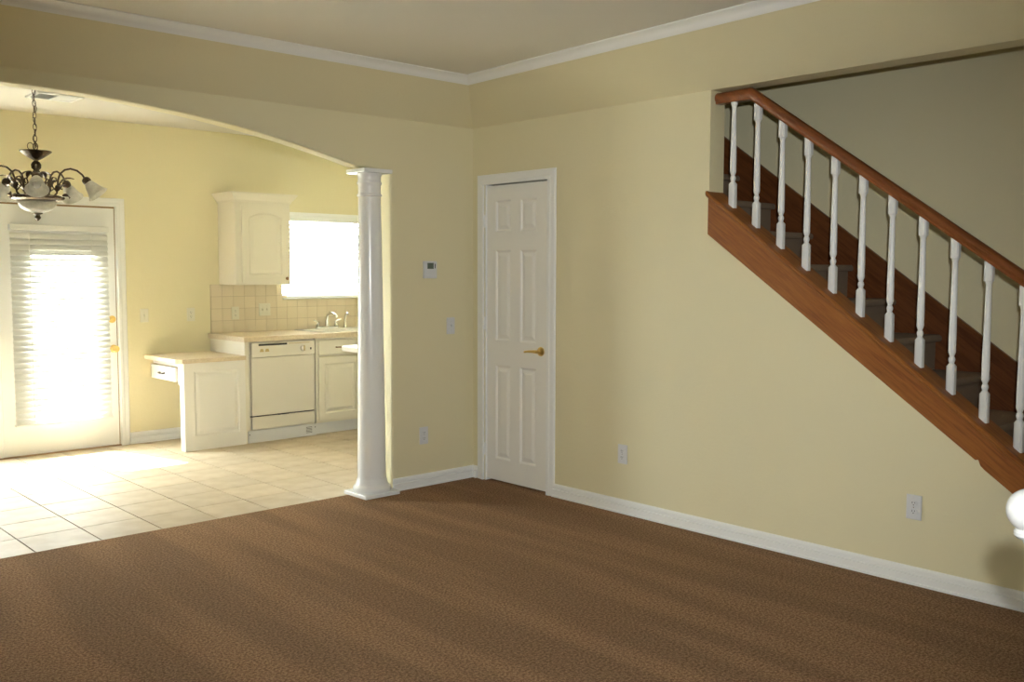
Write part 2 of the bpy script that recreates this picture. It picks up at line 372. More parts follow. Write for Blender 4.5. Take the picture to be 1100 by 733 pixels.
for z in (.22, 1.10, 1.80):
    bm = lathe([(.007, -.045), (.007, .045)], (.004, -.1335, z), seg=12); box(bm, -.0016, .002, -.1335-.004, -.122, z-.042, z+.042); obj('hinge', bm, 'trim', d, smooth='auto')

# ------------------------------------------------------------------ kitchen glass door (right leaf carries the blind, left leaf mostly out of frame)
kd = thing('door_1', 'white glazed kitchen door pair with brass knobs', 'door', (-2.3, YK, 0), kind='structure')
def leaf_k(x0, x1, gx0, gx1):
    f = fmap('south', YK+.004); bm = B()
    for a in ((x0, gx0, .012, 1.962), (gx1, x1, .012, 1.962), (gx0, gx1, .012, .30), (gx0, gx1, 1.60, 1.962)): box(bm, a[0], a[1], YK+.004, YK+.046, a[2], a[3])
    bmesh.ops.remove_doubles(bm, verts=bm.verts[:], dist=1e-5)
    lf = obj('door_leaf', bm, 'trim', kd)
    obj('pane', bx(gx0, gx1, YK+.022, YK+.028, .30, 1.60), 'glass', lf)
    fr = B(); w = .022
    for a in ((gx0-w, gx0+.006, .30-w, 1.60+w), (gx1-.006, gx1+w, .30-w, 1.60+w), (gx0+.006, gx1-.006, .30-w, .306), (gx0+.006, gx1-.006, 1.594, 1.60+w)): box(fr, a[0], a[1], YK-.004, YK+.0035, a[2], a[3])
    obj('glazing_bead', fr, 'trim', lf); return lf
lr = leaf_k(-2.276, -1.395, -2.04, -1.56)
ll = leaf_k(-3.205, -2.319, -3.03, -2.49)
bm = B(); box(bm, -2.315, -2.280, YK-.006, YK+.06, .0, 1.975); obj('mullion', bm, 'trim', kd, bevel=.003)
bm = B(); box(bm, KD0+.001, -3.209, YK-.003, YK+.118, 0, KDZ-.001); box(bm, -1.386, KD1-.001, YK-.003, YK+.118, 0, KDZ-.001); box(bm, -3.209, -1.386, YK-.003, YK+.118, 1.976, KDZ-.001); obj('jamb', bm, 'trim', kd)
obj('gap_shade_strip', bx(-3.208, -1.387, YK+.012, YK+.04, 1.9625, 1.9755), 'knob', kd); obj('gap_shade_strip', bx(-1.3945, -1.3865, YK+.012, YK+.04, .011, 1.962), 'knob', kd)  # brown strips paint the shade in the gap above and beside the leaf
obj('threshold', bx(-3.209, -1.386, YK-.012, YK+.11, .0005, .0105), 'knob', kd)
def cas_k(par, x0, x1, zt):
    for r in ([[(x0-o_, YK-.0005-p, 0.001) for p, o_ in cp], [(x0-o_, YK-.0005-p, zt+o_) for p, o_ in cp]], [[(x1+o_, YK-.0005-p, 0.001) for p, o_ in cp], [(x1+o_, YK-.0005-p, zt+o_) for p, o_ in cp]], [[(x0-o_, YK-.0005-p, zt+o_) for p, o_ in cp], [(x1+o_, YK-.0005-p, zt+o_) for p, o_ in cp]]):
        obj('casing', loft(r), 'trim', par)
cas_k(kd, KD0+.002, -1.378, 1.977)
obj('deadbolt', lathe([(.030, 0), (.030, .006), (.022, .010), (.012, .012), (.012, .03)], (-1.432, YK+.0035, 1.055), (0, -1, 0), 20), 'brass', lr, smooth='auto')
obj('door_knob', lathe([(.032, 0), (.032, .005), (.014, .010), (.012, .030), (.024, .040), (.029, .052), (.026, .064), (.012, .070)], (-1.425, YK+.0035, .812), (0, -1, 0), 20), 'brass', lr, smooth='auto')
# blinds ------------------------------------------------------------
def blind(name, label, x0, x1, z0, z1, y, pitch, tilt, width, cords, rail_h=.045, proud=.055):
    t = thing(name, label, 'blinds', ((x0+x1)/2, y, z0))
    obj('headrail', bx(x0, x1, y-proud/2, y+proud/2, z1-rail_h, z1), 'slat', t, bevel=.003)
    obj('bottom_rail', bx(x0, x1, y-.022, y+.022, z0, z0+.016), 'slat', t, bevel=.003)
    first = None; n = int((z1-rail_h-.012-(z0+.03))/pitch)
    ca, sa = math.cos(tilt), math.sin(tilt)
    for k in range(n+1):
        z = z0+.036+k*pitch
        if first is None:
            rings = []
            sec = []
            for s, up in ((1, 1), (-1, -1)):
                for q in range(7):
                    w_ = (-1+2*q/6)*s; dd = w_*width/2; hh = .0028*(1-w_*w_)+(.0013 if up > 0 else -.0013)
                    sec.append((dd*ca-hh*sa, dd*sa+hh*ca))          # (towards +Y, up): +Y edge is higher for positive tilt
            bm = loft([[(x, y+a, z+b_) for a, b_ in sec] for x in (x0+.004, x1-.004)])
            first = obj('slat', bm, 'slat', t, smooth='auto'); zf = z
        else:
            c = first.copy(); COL.objects.link(c); c.parent = t; c.location = (0, 0, z-zf)
    for xc in cords:
        bm = B()
        for s in (-1, 1): tube([(xc, y+s*(width/2*ca+.004), z0+.004), (xc, y+s*(width/2*ca+.004), z1-rail_h)], .0011, 5, bm)
        tube([(xc, y-.0275, z0+.004), (xc, y-.0275, z1-rail_h)], .0016, 5, bm)
        obj('ladder_cord', bm, 'cord', t)
    return t
b1 = blind('door_blind', 'white slatted blind hanging on the kitchen glass door', -2.20, -1.462, .245, 1.808, YK-.036, .0437, math.radians(54), .050, (-2.065, -1.60))
# sink window -------------------------------------------------------
w = thing('window_1', 'white framed window above the kitchen sink', 'window', ((WX0+WX1)/2, YK, WZ0), kind='structure')
bm = B(); e = .045
for a in ((WX0, WX0+e, WZ0, WZ1), (WX1-e, WX1, WZ0, WZ1), (WX0+e, WX1-e, WZ0, WZ0+e), (WX0+e, WX1-e, WZ1-e, WZ1), (WX0+e, WX1-e, 1.57, 1.605)): box(bm, a[0]+.0005, a[1]-.0005, YK+.07, YK+.115, a[2]+.0005, a[3]-.0005)
obj('window_frame', bm, 'trim', w)
obj('pane', bx(WX0+e, WX1-e, YK+.092, YK+.096, WZ0+e, 1.57), 'glass', w); obj('pane', bx(WX0+e, WX1-e, YK+.092, YK+.096, 1.605, WZ1-e), 'glass', w)
obj('window_sill', bx(WX0+.001, WX1-.001, YK-.030, YK+.069, WZ0+.0005, WZ0+.012), 'trim', w, bevel=.003)
b2 = blind('window_blind', 'white slatted blind over the sink window', WX0+.008, WX1-.008, WZ0+.013, WZ1-.004, YK+.034, .043, math.radians(-14), .048, (WX0+.18, WX1-.18), rail_h=.06)
st('trim_window', bx(WX0-.02, WX1+.02, YK-.020, YK-.001, WZ1-.008, WZ1+.018), 'trim', 'slim white ledge over the sink window', 'trim')

# ------------------------------------------------------------------ upper cabinet
ux0, ux1, uy, uz0, uz1 = -.49, .040, 2.575, 1.333, 2.062
t = thing('wall_cabinet', 'cream wall cabinet with arched door beside the sink window', 'cabinet', ((ux0+ux1)/2, 2.75, uz0))
obj('body', bx(ux0, ux1, uy+.02, YK-.001, uz0, uz1), 'cabinet', t, bevel=.002)
obj('face_frame', bx(ux0, ux1, uy+.001, uy+.0195, uz0, uz1), 'cabinet', t, bevel=.0015)
dr = framed('cabinet_door', 'south', uy-.019, .019, ux0+.055, ux1-.030, uz0+.022, uz1-.045, [(ux0+.055+.062, ux1-.030-.062, uz0+.022+.062, uz1-.045-.055)], 'cabinet', t, arch=.035)
obj('knob', lathe([(.007, 0), (.006, .010), (.014, .016), (.015, .022), (.009, .028)], (ux1-.056, uy-.0195, uz0+.055), (0, -1, 0), 16), 'knob', dr, smooth='auto')
# side panel mouldings on the left flank
raisedf = fmap('west', ux0-.0005)
cpf = [(0, uz1-.012), (.008, uz1-.012), (.012, uz1+.004), (.026, uz1+.020), (.040, uz1+.040), (.046, uz1+.052), (.052, uz1+.056), (.052, uz1+.070), (0, uz1+.070)]
bm = loft([[(ux0-o_, YK-.001, z) for o_, z in cpf], [(ux0-o_, uy-o_, z) for o_, z in cpf], [(ux1+o_, uy-o_, z) for o_, z in cpf], [(ux1+o_, YK-.001, z) for o_, z in cpf]])
obj('crown', bm, 'cabinet', t)

# ------------------------------------------------------------------ base run: end panel, dishwasher, sink cabinet, countertop, backsplash
CY, CZ0, CZ1 = 2.225, .862, .902
e_ = tag(obj('end_panel', bx(-.585, -.545, 2.262, YK-.001, .0005, CZ0-.001), 'cabinet', bevel=.002), 'narrow cream end panel between desk and dishwasher', 'panel')
dw = thing('dishwasher', 'cream built in dishwasher under the counter', 'dishwasher', (-.225, 2.5, 0))
X0, X1 = -.538, .088
obj('body', bx(X0+.004, X1-.004, 2.285, YK-.01, .012, CZ0-.006), 'appliance', dw)
obj('door_panel', bx(X0+.014, X1-.008, 2.255, 2.284, .228, .722), 'appliance', dw, bevel=.004)
cpn = obj('control_panel', bx(X0+.014, X1-.008, 2.247, 2.284, .726, .850), 'appliance', dw, bevel=.005)
obj('handle_slot', bx(X0+.075, X0+.345, 2.2455, 2.2475, .822, .838), 'appliance_dark', cpn)
obj('badge_strip', bx(X0+.36, X1-.06, 2.2458, 2.2475, .829, .834), 'gold_print', cpn)
for k, xx in enumerate((X0+.105, X0+.155)):
    obj('dial_mark', prism([(xx-.020, .770), (xx+.020, .770), (xx+.012, .795), (xx-.012, .795)], 1, 2.2455, 2.2475), 'gold_print', cpn)
kn = obj('dial', lathe([(.030, 0), (.029, .008), (.022, .016), (.019, .018)], (X1-.125, 2.2468, .785), (0, -1, 0), 24), 'appliance', cpn, smooth='auto')
obj('dial_grip', bx(X1-.129, X1-.121, 2.222, 2.230, .762, .808), 'gold_print', kn)
obj('button', bx(X1-.055, X1-.043, 2.2435, 2.2475, .768, .786), 'appliance_dark', cpn)
obj('access_panel', bx(X0+.014, X1-.008, 2.258, 2.284, .112, .2175), 'appliance', dw, bevel=.003)
obj('latch_gap', bx(X0+.006, X1-.008, 2.272, 2.2835, .2178, .2277), 'appliance_dark', dw)
obj('latch', bx(X0+.26, X0+.36, 2.2535, 2.2715, .2182, .2275), 'appliance_dark', dw)
kp = obj('kick_plate', bx(X0-.03, X1+.0, 2.248, 2.2605, .002, .105), 'plastic', dw, bevel=.002)
for k in range(5): obj('vent_slot', bx(X1-.105, X1-.045, 2.2465, 2.2482, .030+k*.012, .034+k*.012), 'appliance_dark', kp)
for s in (X0-.018, X1-.012): obj('screw', lathe([(.005, 0), (.004, .002)], (s, 2.248, .075), (0, -1, 0), 8), 'appliance_dark', kp)
# sink base cabinet
sc = thing('sink_cabinet', 'cream sink base cabinet with drawer front and panelled doors', 'cabinet', (.55, 2.5, 0))
SX0, SX1 = .092, 1.05
bm = B(); box(bm, SX0, SX0+.018, 2.275, YK-.01, .1, CZ0-.001); box(bm, SX1-.018, SX1, 2.275, YK-.01, .1, CZ0-.001); box(bm, SX0+.018, SX1-.018, 2.275, YK-.01, .1, .12)
obj('body', bm, 'cabinet', sc)
bm = B(); 
for a in ((SX0, SX0+.035, .105, CZ0-.001), (SX1-.035, SX1, .105, CZ0-.001), (SX0+.035, SX1-.035, .105, .135), (SX0+.035, SX1-.035, .695, .715), (SX0+.035, SX1-.035, .835, CZ0-.001), (.555, .585, .135, .695)): box(bm, a[0], a[1], 2.256, 2.2745, a[2], a[3])
obj('face_frame', bm, 'cabinet', sc)
obj('toe_kick', bx(SX0, SX1, 2.285, 2.30, .001, .0995), 'plastic', sc)
for i, (a, b_) in enumerate(((SX0+.022, .560), (.580, SX1-.022))):
    dd = obj('drawer_front', bx(a, b_, 2.237, 2.2555, .708, .843), 'cabinet', sc, bevel=.006)
    bm = tube([((a+b_)/2-.045, 2.2365, .775), ((a+b_)/2-.043, 2.215, .775), ((a+b_)/2, 2.209, .775), ((a+b_)/2+.043, 2.215, .775), ((a+b_)/2+.045, 2.2365, .775)], .0055, 8); obj('pull', bm, 'knob', dd, smooth='auto')
    dd = framed('cabinet_door', 'south', 2.237, .0185, a, b_, .127, .690, [(a+.058, b_-.058, .127+.058, .690-.058)], 'cabinet', sc)
    kx = b_-.035 if i == 0 else a+.035
    obj('knob', lathe([(.007, 0), (.006, .010), (.014, .016), (.015, .022), (.009, .028)], (kx, 2.2365, .640), (0, -1, 0), 16), 'knob', dd, smooth='auto')
# corner cabinet further right (behind the column)
c2 = thing('corner_cabinet', 'cream base cabinet to the right of the sink behind the column', 'cabinet', (1.47, 2.5, 0))
obj('body', bx(1.052, XE-.001, 2.275, YK-.01, .1, CZ0-.001), 'cabinet', c2); obj('toe_kick', bx(1.052, XE-.001, 2.285, 2.30, .001, .0995), 'plastic', c2)
framed('cabinet_door', 'south', 2.256, .0185, 1.08, XE-.03, .127, .843, [(1.138, XE-.088, .185, .785)], 'cabinet', c2)
# countertop with sink cut-out
KX0, KX1, KY0, KY1 = .20, .96, 2.33, 2.74
bm = B(); xs_, ys_ = [-.605, KX0+.015, KX1-.015, XE-.001], [CY, KY0+.015, KY1-.015, YK-.001]
for i in range(3):
    for j in range(3):
        if i == 1 and j == 1: continue
        box(bm, xs_[i], xs_[i+1], ys_[j], ys_[j+1], CZ0, CZ1)
bmesh.ops.remove_doubles(bm, verts=bm.verts[:], dist=1e-5)
tag(obj('countertop', bm, 'counter'), 'long tan laminate countertop over the dishwasher and sink cabinet', 'countertop')
# sink
def rr(x0, x1, y0, y1, z, r, n=5):
    p = []
    for (qx, qy, a0) in ((x1-r, y1-r, 0), (x0+r, y1-r, 90), (x0+r, y0+r, 180), (x1-r, y0+r, 270)):
        for k in range(n+1): a = math.radians(a0+90*k/n); p.append((qx+r*math.cos(a), qy+r*math.sin(a), z))
    return p
bm = loft([rr(KX0-.012, KX1+.012, KY0-.012, KY1+.07, CZ1+.0005, .04), rr(KX0-.012, KX1+.012, KY0-.012, KY1+.07, CZ1+.008, .04), rr(KX0+.02, KX1-.02, KY0+.02, KY1-.02, CZ1+.009, .05), rr(KX0+.032, KX1-.032, KY0+.032, KY1-.032, CZ1-.01, .05), rr(KX0+.05, KX1-.05, KY0+.05, KY1-.05, CZ1-.17, .06)], cap=False)
bm.faces.new([v for v in bm.verts][-24:])
tag(obj('sink', bm, 'sink', smooth='auto'), 'white rimmed drop in sink in the countertop', 'sink')
# faucet and sprayer
FX, FY, FZ = .535, KY1+.035, CZ1+.0095
fa = thing('faucet', 'chrome two handle kitchen faucet behind the sink', 'faucet', (FX, FY, FZ))
bm = loft([rr(FX-.125, FX+.125, FY-.024, FY+.024, FZ, .02), rr(FX-.125, FX+.125, FY-.024, FY+.024, FZ+.012, .02), rr(FX-.115, FX+.115, FY-.016, FY+.016, FZ+.020, .015)]); obj('base_plate', bm, 'chrome', fa, smooth='auto')
bm = lathe([(.022, .0205), (.018, .05), (.017, .075)], (FX, FY, FZ), seg=16); tube([(FX, FY, FZ+.07), (FX, FY-.01, FZ+.125), (FX, FY-.05, FZ+.15), (FX, FY-.12, FZ+.145), (FX, FY-.165, FZ+.125), (FX, FY-.17, FZ+.105)], [.013, .012, .011, .011, .011, .011], 12, bm); obj('spout', bm, 'chrome', fa, smooth='auto')
for s in (-1, 1):
    bm = lathe([(.020, .0205), (.018, .04), (.012, .05), (.016, .058), (.014, .066)], (FX+s*.098, FY, FZ), seg=14); tube([(FX+s*.098, FY, FZ+.062), (FX+s*.125, FY-.005, FZ+.075), (FX+s*.15, FY-.01, FZ+.080)], [.008, .007, .006], 8, bm); obj('handle', bm, 'chrome', fa, smooth='auto')
spx = FX+.205
sp_ = thing('sprayer', 'chrome side sprayer on the sink rim right of the faucet', 'sprayer', (spx, FY, FZ))
obj('socket', lathe([(.022, 0), (.021, .008), (.014, .02), (.013, .035)], (spx, FY, FZ), seg=14), 'chrome', sp_, smooth='auto')
obj('head', tube([(spx, FY, FZ+.035), (spx, FY, FZ+.09), (spx, FY-.008, FZ+.12), (spx, FY-.03, FZ+.138), (spx, FY-.045, FZ+.13)], [.009, .011, .013, .015, .014], 10), 'chrome', sp_, smooth='auto')
# backsplash
bs = tag(obj('wall_backsplash', bx(-.575, XE-.001, YK-.0055, YK-.0005, CZ1+.001, 1.1695), 'backsplash_grout'), 'beige square tile backsplash above the countertop', 'backsplash', kind='structure')
bm2 = bx(-.575, WX0-.012, YK-.0055, YK-.0005, 1.1695, uz0-.001); obj('grout_upper', bm2, 'backsplash_grout', bs)
P = .1075; tg = .003
bt = None
for i in range(24):
    for j in range(4):
        xa, za = -.575+i*P, CZ1+.001+j*P; xb, zb = min(xa+P, XE-.002), za+P
        if j == 2 and xa > WX0-.02: zb = WZ0-.003
        if j == 3 and xa > WX0-.02: continue
        if j == 3: zb = min(zb, uz0-.0015)
        if xb-xa < .02: continue
        if j >= 2 and xb > WX0-.012 > xa: 
            if j == 3: xb = WX0-.012
        full = abs(xb-xa-P) < 1e-6 and abs(zb-za-P) < 1e-6
        if full and bt:
            c = bpy.data.objects.new('tile', bt.data); COL.objects.link(c); c.parent = bs; c.location = (xa-bt0[0], 0, za-bt0[1])
        else:
            o = obj('tile', bx(xa+tg/2, xb-tg/2, YK-.009, YK-.0056, za+tg/2, zb-tg/2), 'backsplash', bs)
            if full: bt = o; bt0 = (xa, za)

# ------------------------------------------------------------------ desk
DZ1 = .748
dk = thing('desk', 'low built in desk with tan top and a small drawer', 'desk', (-.85, 2.55, 0))
top = [(-1.178, CY+.045), (-1.140, CY+.002), (-.5865, CY+.002), (-.5865, YK-.001), (-1.178, YK-.001)]
obj('desktop', prism(top, 2, DZ1-.034, DZ1), 'counter', dk, bevel=.003)
framed('side_panel', 'south', 2.250, .022, -1.118, -.587, .0008, DZ1-.035, [(-1.118+.085, -.587-.055, .115, DZ1-.035-.065)], 'desk_paint', dk)
obj('corner_post', bx(-1.118, -1.060, 2.2725, 2.33, .0008, DZ1-.035), 'desk_paint', dk, bevel=.002)
bm = B(); box(bm, -1.100, -1.080, 2.331, 2.40, .53, DZ1-.035); box(bm, -1.100, -1.080, 2.40, YK-.002, .675, DZ1-.035); box(bm, -1.079, -.70, 2.40, YK-.002, .555, .575)
obj('apron', bm, 'desk_paint', dk)
dd = obj('drawer_front', bx(-1.125, -1.1005, 2.405, YK-.012, .552, .668), 'desk_paint', dk, bevel=.006)
obj('drawer_box', bx(-1.10, -.72, 2.42, YK-.03, .577, .662), 'cabinet', dk)
obj('pull', tube([(-1.1255, 2.60, .612), (-1.146, 2.603, .611), (-1.152, 2.645, .609), (-1.146, 2.687, .611), (-1.1255, 2.69, .612)], .0055, 8), 'bronze', dd, smooth='auto')

# ------------------------------------------------------------------ peninsula
pn = thing('peninsula', 'white topped kitchen peninsula ending behind the column', 'counter', (.8, 1.2, 0))
bm = loft([rr(-.215, XE-.002, .80, 1.40, .822, .07, 6), rr(-.215, XE-.002, .80, 1.40, .862, .07, 6)]); obj('worktop', bm, 'white_counter', pn, bevel=.006)
obj('body', bx(.25, XE-.002, .86, 1.36, .1, .8215), 'cabinet', pn); obj('toe_kick', bx(.27, XE-.002, .90, 1.32, .001, .0995), 'plastic', pn)

# ------------------------------------------------------------------ switches, outlets, thermostat
def plate(face, plane, u, v, w=.070, h=.114, mt='plastic'):
    f = fmap(face, plane); t = .006
    R = [[f(u+a*w/2*k, v+b_*h/2*(1-(1-k)*w/h), dep) for a, b_ in ((-1, -1), (1, -1), (1, 1), (-1, 1))] for k, dep in ((1, .0003), (1, .003), (.93, t))]
    return loft(R), f, t
def pbox(f, u0, u1, v0, v1, d0, d1): 
    return loft([[f(u0, v0, d0), f(u1, v0, d0), f(u1, v1, d0), f(u0, v1, d0)], [f(u0, v0, d1), f(u1, v0, d1), f(u1, v1, d1), f(u0, v1, d1)]])
def outlet(label, face, plane, u, v, mt='plastic', group='wall outlets', w=.072, h=.116):
    bm, f, t = plate(face, plane, u, v, w, h)
    r = thing('wall_outlet', label, 'outlet', f(u, v, 0), group)
    obj('cover_plate', bm, mt, r)
    for s in (-1, 1):
        c = v+s*.0195; n = 14
        ring = lambda dep: [f(u+.0165*math.cos(q), c+max(-.0125, min(.0125, .0165*math.sin(q))), dep) for q in (2*math.pi*k/n for k in range(n))]
        fc = obj('receptacle', loft([ring(t-.001), ring(t+.0022)]), mt, r)
        for (a, hh) in ((-.0062, .0045), (.0062, .0036)): obj('slot', pbox(f, u+a-.0012, u+a+.0012, c+.003-hh, c+.003+hh, t+.0015, t+.0026), 'slot', fc)
        obj('ground_hole', pbox(f, u-.0022, u+.0022, c-.0095, c-.0055, t+.0015, t+.0026), 'slot', fc)
    obj('screw', pbox(f, u-.002, u+.002, v-.002, v+.002, t-.001, t+.001), 'chrome', r)
def switch(label, face, plane, u, v, mt='plastic', n=1, kind='toggle'):
    w = .07 if n == 1 else .116
    bm, f, t = plate(face, plane, u, v, w)
    r = thing('light_switch', label, 'switch', f(u, v, 0), 'light switches'); obj('cover_plate', bm, mt, r)
    for i in range(n):
        uc = u+(i-(n-1)/2)*.046
        obj('toggle', loft([[f(uc-.005, v-.012, t-.001), f(uc+.005, v-.012, t-.001), f(uc+.005, v+.012, t-.001), f(uc-.005, v+.012, t-.001)], [f(uc-.004, v+.002, t+.012), f(uc+.004, v+.002, t+.012), f(uc+.004, v+.010, t+.012), f(uc-.004, v+.010, t+.012)]]), mt, r)
        for s in (-1, 1): obj('screw', pbox(f, uc-.002, uc+.002, v+s*.03-.002, v+s*.03+.002, t-.001, t+.0008), 'chrome', r)
outlet('white outlet low on the wall between column and closet door', 'south', 0, -.441, .347)
outlet('white outlet low on the wall just right of the closet door', 'west', 0, 1.389, .361)
outlet('white outlet low on the wall below the stair stringer', 'west', 0, 3.17, .366)
outlet('ivory outlet on the kitchen wall left of the backsplash', 'south', YK, -.757, 1.075, 'plastic_ivory')
outlet('ivory outlet on the backsplash under the wall cabinet', 'south', YK-.009, -.345, 1.075, 'plastic_ivory')
switch('ivory light switch on the kitchen wall beside the glass door', 'south', YK, -1.165, 1.078, 'plastic_ivory')
switch('white light switch below the thermostat', 'south', 0, -.204, 1.083)
switch('double ivory switch plate on the backsplash near the sink window', 'south', YK-.009, -.055, 1.10, 'plastic_ivory', 2)
f = fmap('south', 0); u, v = -.392, 1.467
th = thing('thermostat', 'small white thermostat with dark display on the arch wall', 'thermostat', f(u, v, 0))
obj('housing', pbox(f, u-.052, u+.052, v-.058, v+.058, .0003, .026), 'plastic', th, bevel=.005)
obj('display', pbox(f, u-.030, u+.022, v+.006, v+.046, .0255, .0268), 'lcd', th)
for k in range(3): obj('button', pbox(f, u-.034+k*.024, u-.020+k*.024, v-.034, v-.024, .0255, .0275), 'plastic', th)
obj('slider', pbox(f, u+.032, u+.038, v+.010, v+.040, .0255, .0275), 'appliance_dark', th)

# ------------------------------------------------------------------ staircase
RUN, RISE, Y0, Z0 = .262, .19, -1.815, 1.88
stc = thing('staircase', 'carpeted staircase rising to the left behind the balusters', 'staircase', (.45, -3, 0))
for k in range(-4, 10):
    yn, zt = Y0-RUN*k, Z0-RISE*k
    if zt < .05: continue
    # tread with rounded nosing, and its riser
    bm = prism([(yn-.028, zt-.036), (yn-.034, zt-.024), (yn-.032, zt-.010), (yn-.022, zt), (min(yn+RUN-.001, -.03), zt), (min(yn+RUN-.001, -.03), zt-.036)], 0, .131, .879)
    obj('tread', bm, 'stair_carpet', stc, smooth='auto')
    obj('riser', bx(.131, .879, yn, yn+.02, max(zt-RISE, 0)+.001, zt-.0365), 'stair_carpet', stc)
# far skirt board
m = .73
def skz(y): return 1.87+.73*(y+2.056+.0)      # top edge line
sk = [(-.05, skz(-.05)), (-4.35, skz(-4.35)), (-4.35, 0.001), (-4.2, 0.001), (-.05, skz(-.05)-.45)]
obj('skirt_board', prism(sk, 0, .880, .899), 'oak_skirt', stc)
obj('skirt_cap', loft([[(x, -.05, skz(-.05)+dz) for x, dz in ((.872, .002), (.899, .002), (.899, .02), (.880, .02), (.872, .012))], [(x, -4.35, skz(-4.35)+dz) for x, dz in ((.872, .002), (.899, .002), (.899, .02), (.880, .02), (.872, .012))]]), 'oak_skirt', stc)
# near stringer and its cap
YL, YR = -1.985, -4.2
def cap(y): return 1.812-.7515*(-2.096-y)
def sbot(y): return 1.655-.711*(-1.997-y)
sp1 = [(YL, cap(YL)-.032), (YL, sbot(YL)), (-3.440, sbot(-3.440)), (-3.452, sbot(-3.452)+.012), (-3.462, sbot(-3.462)-.006), (-3.480, sbot(-3.480)-.010), (YR, sbot(YR)-.010), (YR, cap(YR)-.032)]
sr = tag(obj('trim_stringer', prism(sp1, 0, -.010, -.0005), 'oak', bevel=.002), 'slanting orange oak stringer along the foot of the stairs', 'stringer', kind='structure')
bm = B()
prof = [(-.022, -.030), (-.030, -.022), (-.031, -.010), (-.024, -.001), (-.016, 0), (.130, 0), (.130, -.030)]
loft([[(x, YL+.004, cap(YL+.004)+dz) for x, dz in prof], [(x, YR, cap(YR)+dz) for x, dz in prof]], bm)
obj('stringer_cap', bm, 'oak', sr, smooth='auto')
# railing
rl = thing('stair_railing', 'oak handrail on white turned balusters along the stairs', 'railing', (.06, -3, 0))
RX = .062
hp = [(-.026, .0), (-.026, .012), (-.033, .022), (-.034, .036), (-.028, .050), (-.014, .060), (.0, .063), (.014, .060), (.028, .050), (.034, .036), (.033, .022), (.026, .012), (.026, .0)]
def rtop(y): return 2.432-.698*(-2.207-y)
def rb(y): return (rtop(y) if y < -2.205 else 2.434)-.066
path = [-1.990, -2.205, YR]
obj('handrail', loft([[(RX+a, y, (2.434 if y > -2.21 else rtop(y))-.066+(b_ if y > -2.2 else b_*1.05)) for a, b_ in hp] for y in path]), 'oak_rail', rl, smooth='auto')
def baluster(y, zb, zt, topblock):
    H = zt-zb; s = .0185; bm = B()
    def sq(z, r, n=16):
        return [(RX+r*q[0], y+r*q[1], z) for q in sqp]
    ang = [2*math.pi*(k+.5)/16 for k in range(16)]
    sqp = [(math.cos(a)/max(abs(math.cos(a)), abs(math.sin(a))), math.sin(a)/max(abs(math.cos(a)), abs(math.sin(a)))) for a in ang]
    cir = [(math.cos(a), math.sin(a)) for a in ang]
    def ring(z, r, shp): return [(RX+r*q[0], y+r*q[1], z) for q in shp]
    R = [ring(zb-.012, s, sqp), ring(zb+.118, s, sqp)]
    for r, z in ((.0155, .126), (.011, .132), (.0135, .140), (.0155, .148), (.0135, .157), (.0100, .163), (.0125, .171), (.0165, .181), (.0172, .190), (.0165, .200)): R.append(ring(zb+z, r, cir))
    L_ = H-.20-(.098 if topblock else .03)
    for k in range(1, 9): R.append(ring(zb+.20+L_*k/8, .0175-.0050*k/8, cir))
    zt2 = zb+.20+L_
    if topblock:
        R += [ring(zt2+.006, .015, cir), ring(zt2+.012, .0165, cir), ring(zt2+.016, s, sqp), ring(zt+.004, s, sqp)]
    else: R += [ring(zt2+.010, .013, cir), ring(zt2+.018, .018, cir), ring(zt+.002, .018, cir)]
    return loft(R)
for k in range(14):
    y = -2.094-.1498*k
    zt = rb(y)
    obj('baluster', baluster(y, cap(y)+.001, zt, k > 0), 'trim', rl, smooth='auto')

# ------------------------------------------------------------------ white ball finial at the right edge, on a guard rail that starts beyond the frame
bc = CAM + (FW + RT*(1107-550)/F_PX - UP*(549-366.5)/F_PX)*1.6
ax = (RT*.10 - Vector((0, 0, 1))).normalized()
ng = thing('guard_rail', 'glossy white turned ball finial on a rail at the right edge', 'railing', (bc.x+RT.x*.34, bc.y+RT.y*.34, 0))
pr_ = [(.002, -.0372)]+[(.0372*math.sin(a), -.0372*math.cos(a)) for a in (math.pi*k/14 for k in range(1, 12))]+[(.024, .031), (.027, .034), (.0275, .040), (.024, .045), (.015, .050), (.0125, .060)]
obj('finial', lathe(pr_, bc, ax, 28), 'column_paint', ng, smooth='auto')
e1 = bc+ax*.06; e2 = Vector((bc.x+RT.x*.34, bc.y+RT.y*.34, bc.z-.20))
obj('rail', tube([e1-ax*.004, e1+ax*.008+RT*.006, e1+ax*.02+RT*.03, e1+ax*.04+RT*.08, e1+ax*.07+RT*.16, e2], .0125, 12), 'column_paint', ng, smooth='auto')
obj('post', lathe([(.045, 0.0005), (.045, .12), (.03, .16), (.026, .5), (.024, .86), (.02, e2.z+.03)], (e2.x, e2.y, 0), seg=20), 'column_paint', ng, smooth='auto')

# ------------------------------------------------------------------ chandelier
cxx, cyy = -2.425, 1.40
ch = thing('chandelier', 'bronze five arm chandelier with frosted glass shades', 'chandelier', (cxx, cyy, 1.795))
def cp_(r, ang, z): return Vector((cxx+r*math.cos(ang), cyy+r*math.sin(ang), z))
obj('ceiling_canopy', lathe([(.062, ZK-.0005), (.060, ZK-.012), (.040, ZK-.028), (.012, ZK-.036)], (cxx, cyy, 0), seg=24), 'bronze', ch, smooth='auto')
zc = ZK-.036; k = 0
while zc > 2.262:
    bm = B(); a = Vector((1, 0, 0)) if k % 2 else Vector((0, 1, 0)); n = 14
    pts = [Vector((cxx, cyy, zc-.021))+a*(.0095*math.cos(q))+Vector((0, 0, .0215*math.sin(q))) for q in (2*math.pi*i/n for i in range(n+1))]
    obj('chain_link', tube(pts, .0026, 6), 'bronze', ch, smooth='auto'); zc -= .0365; k += 1
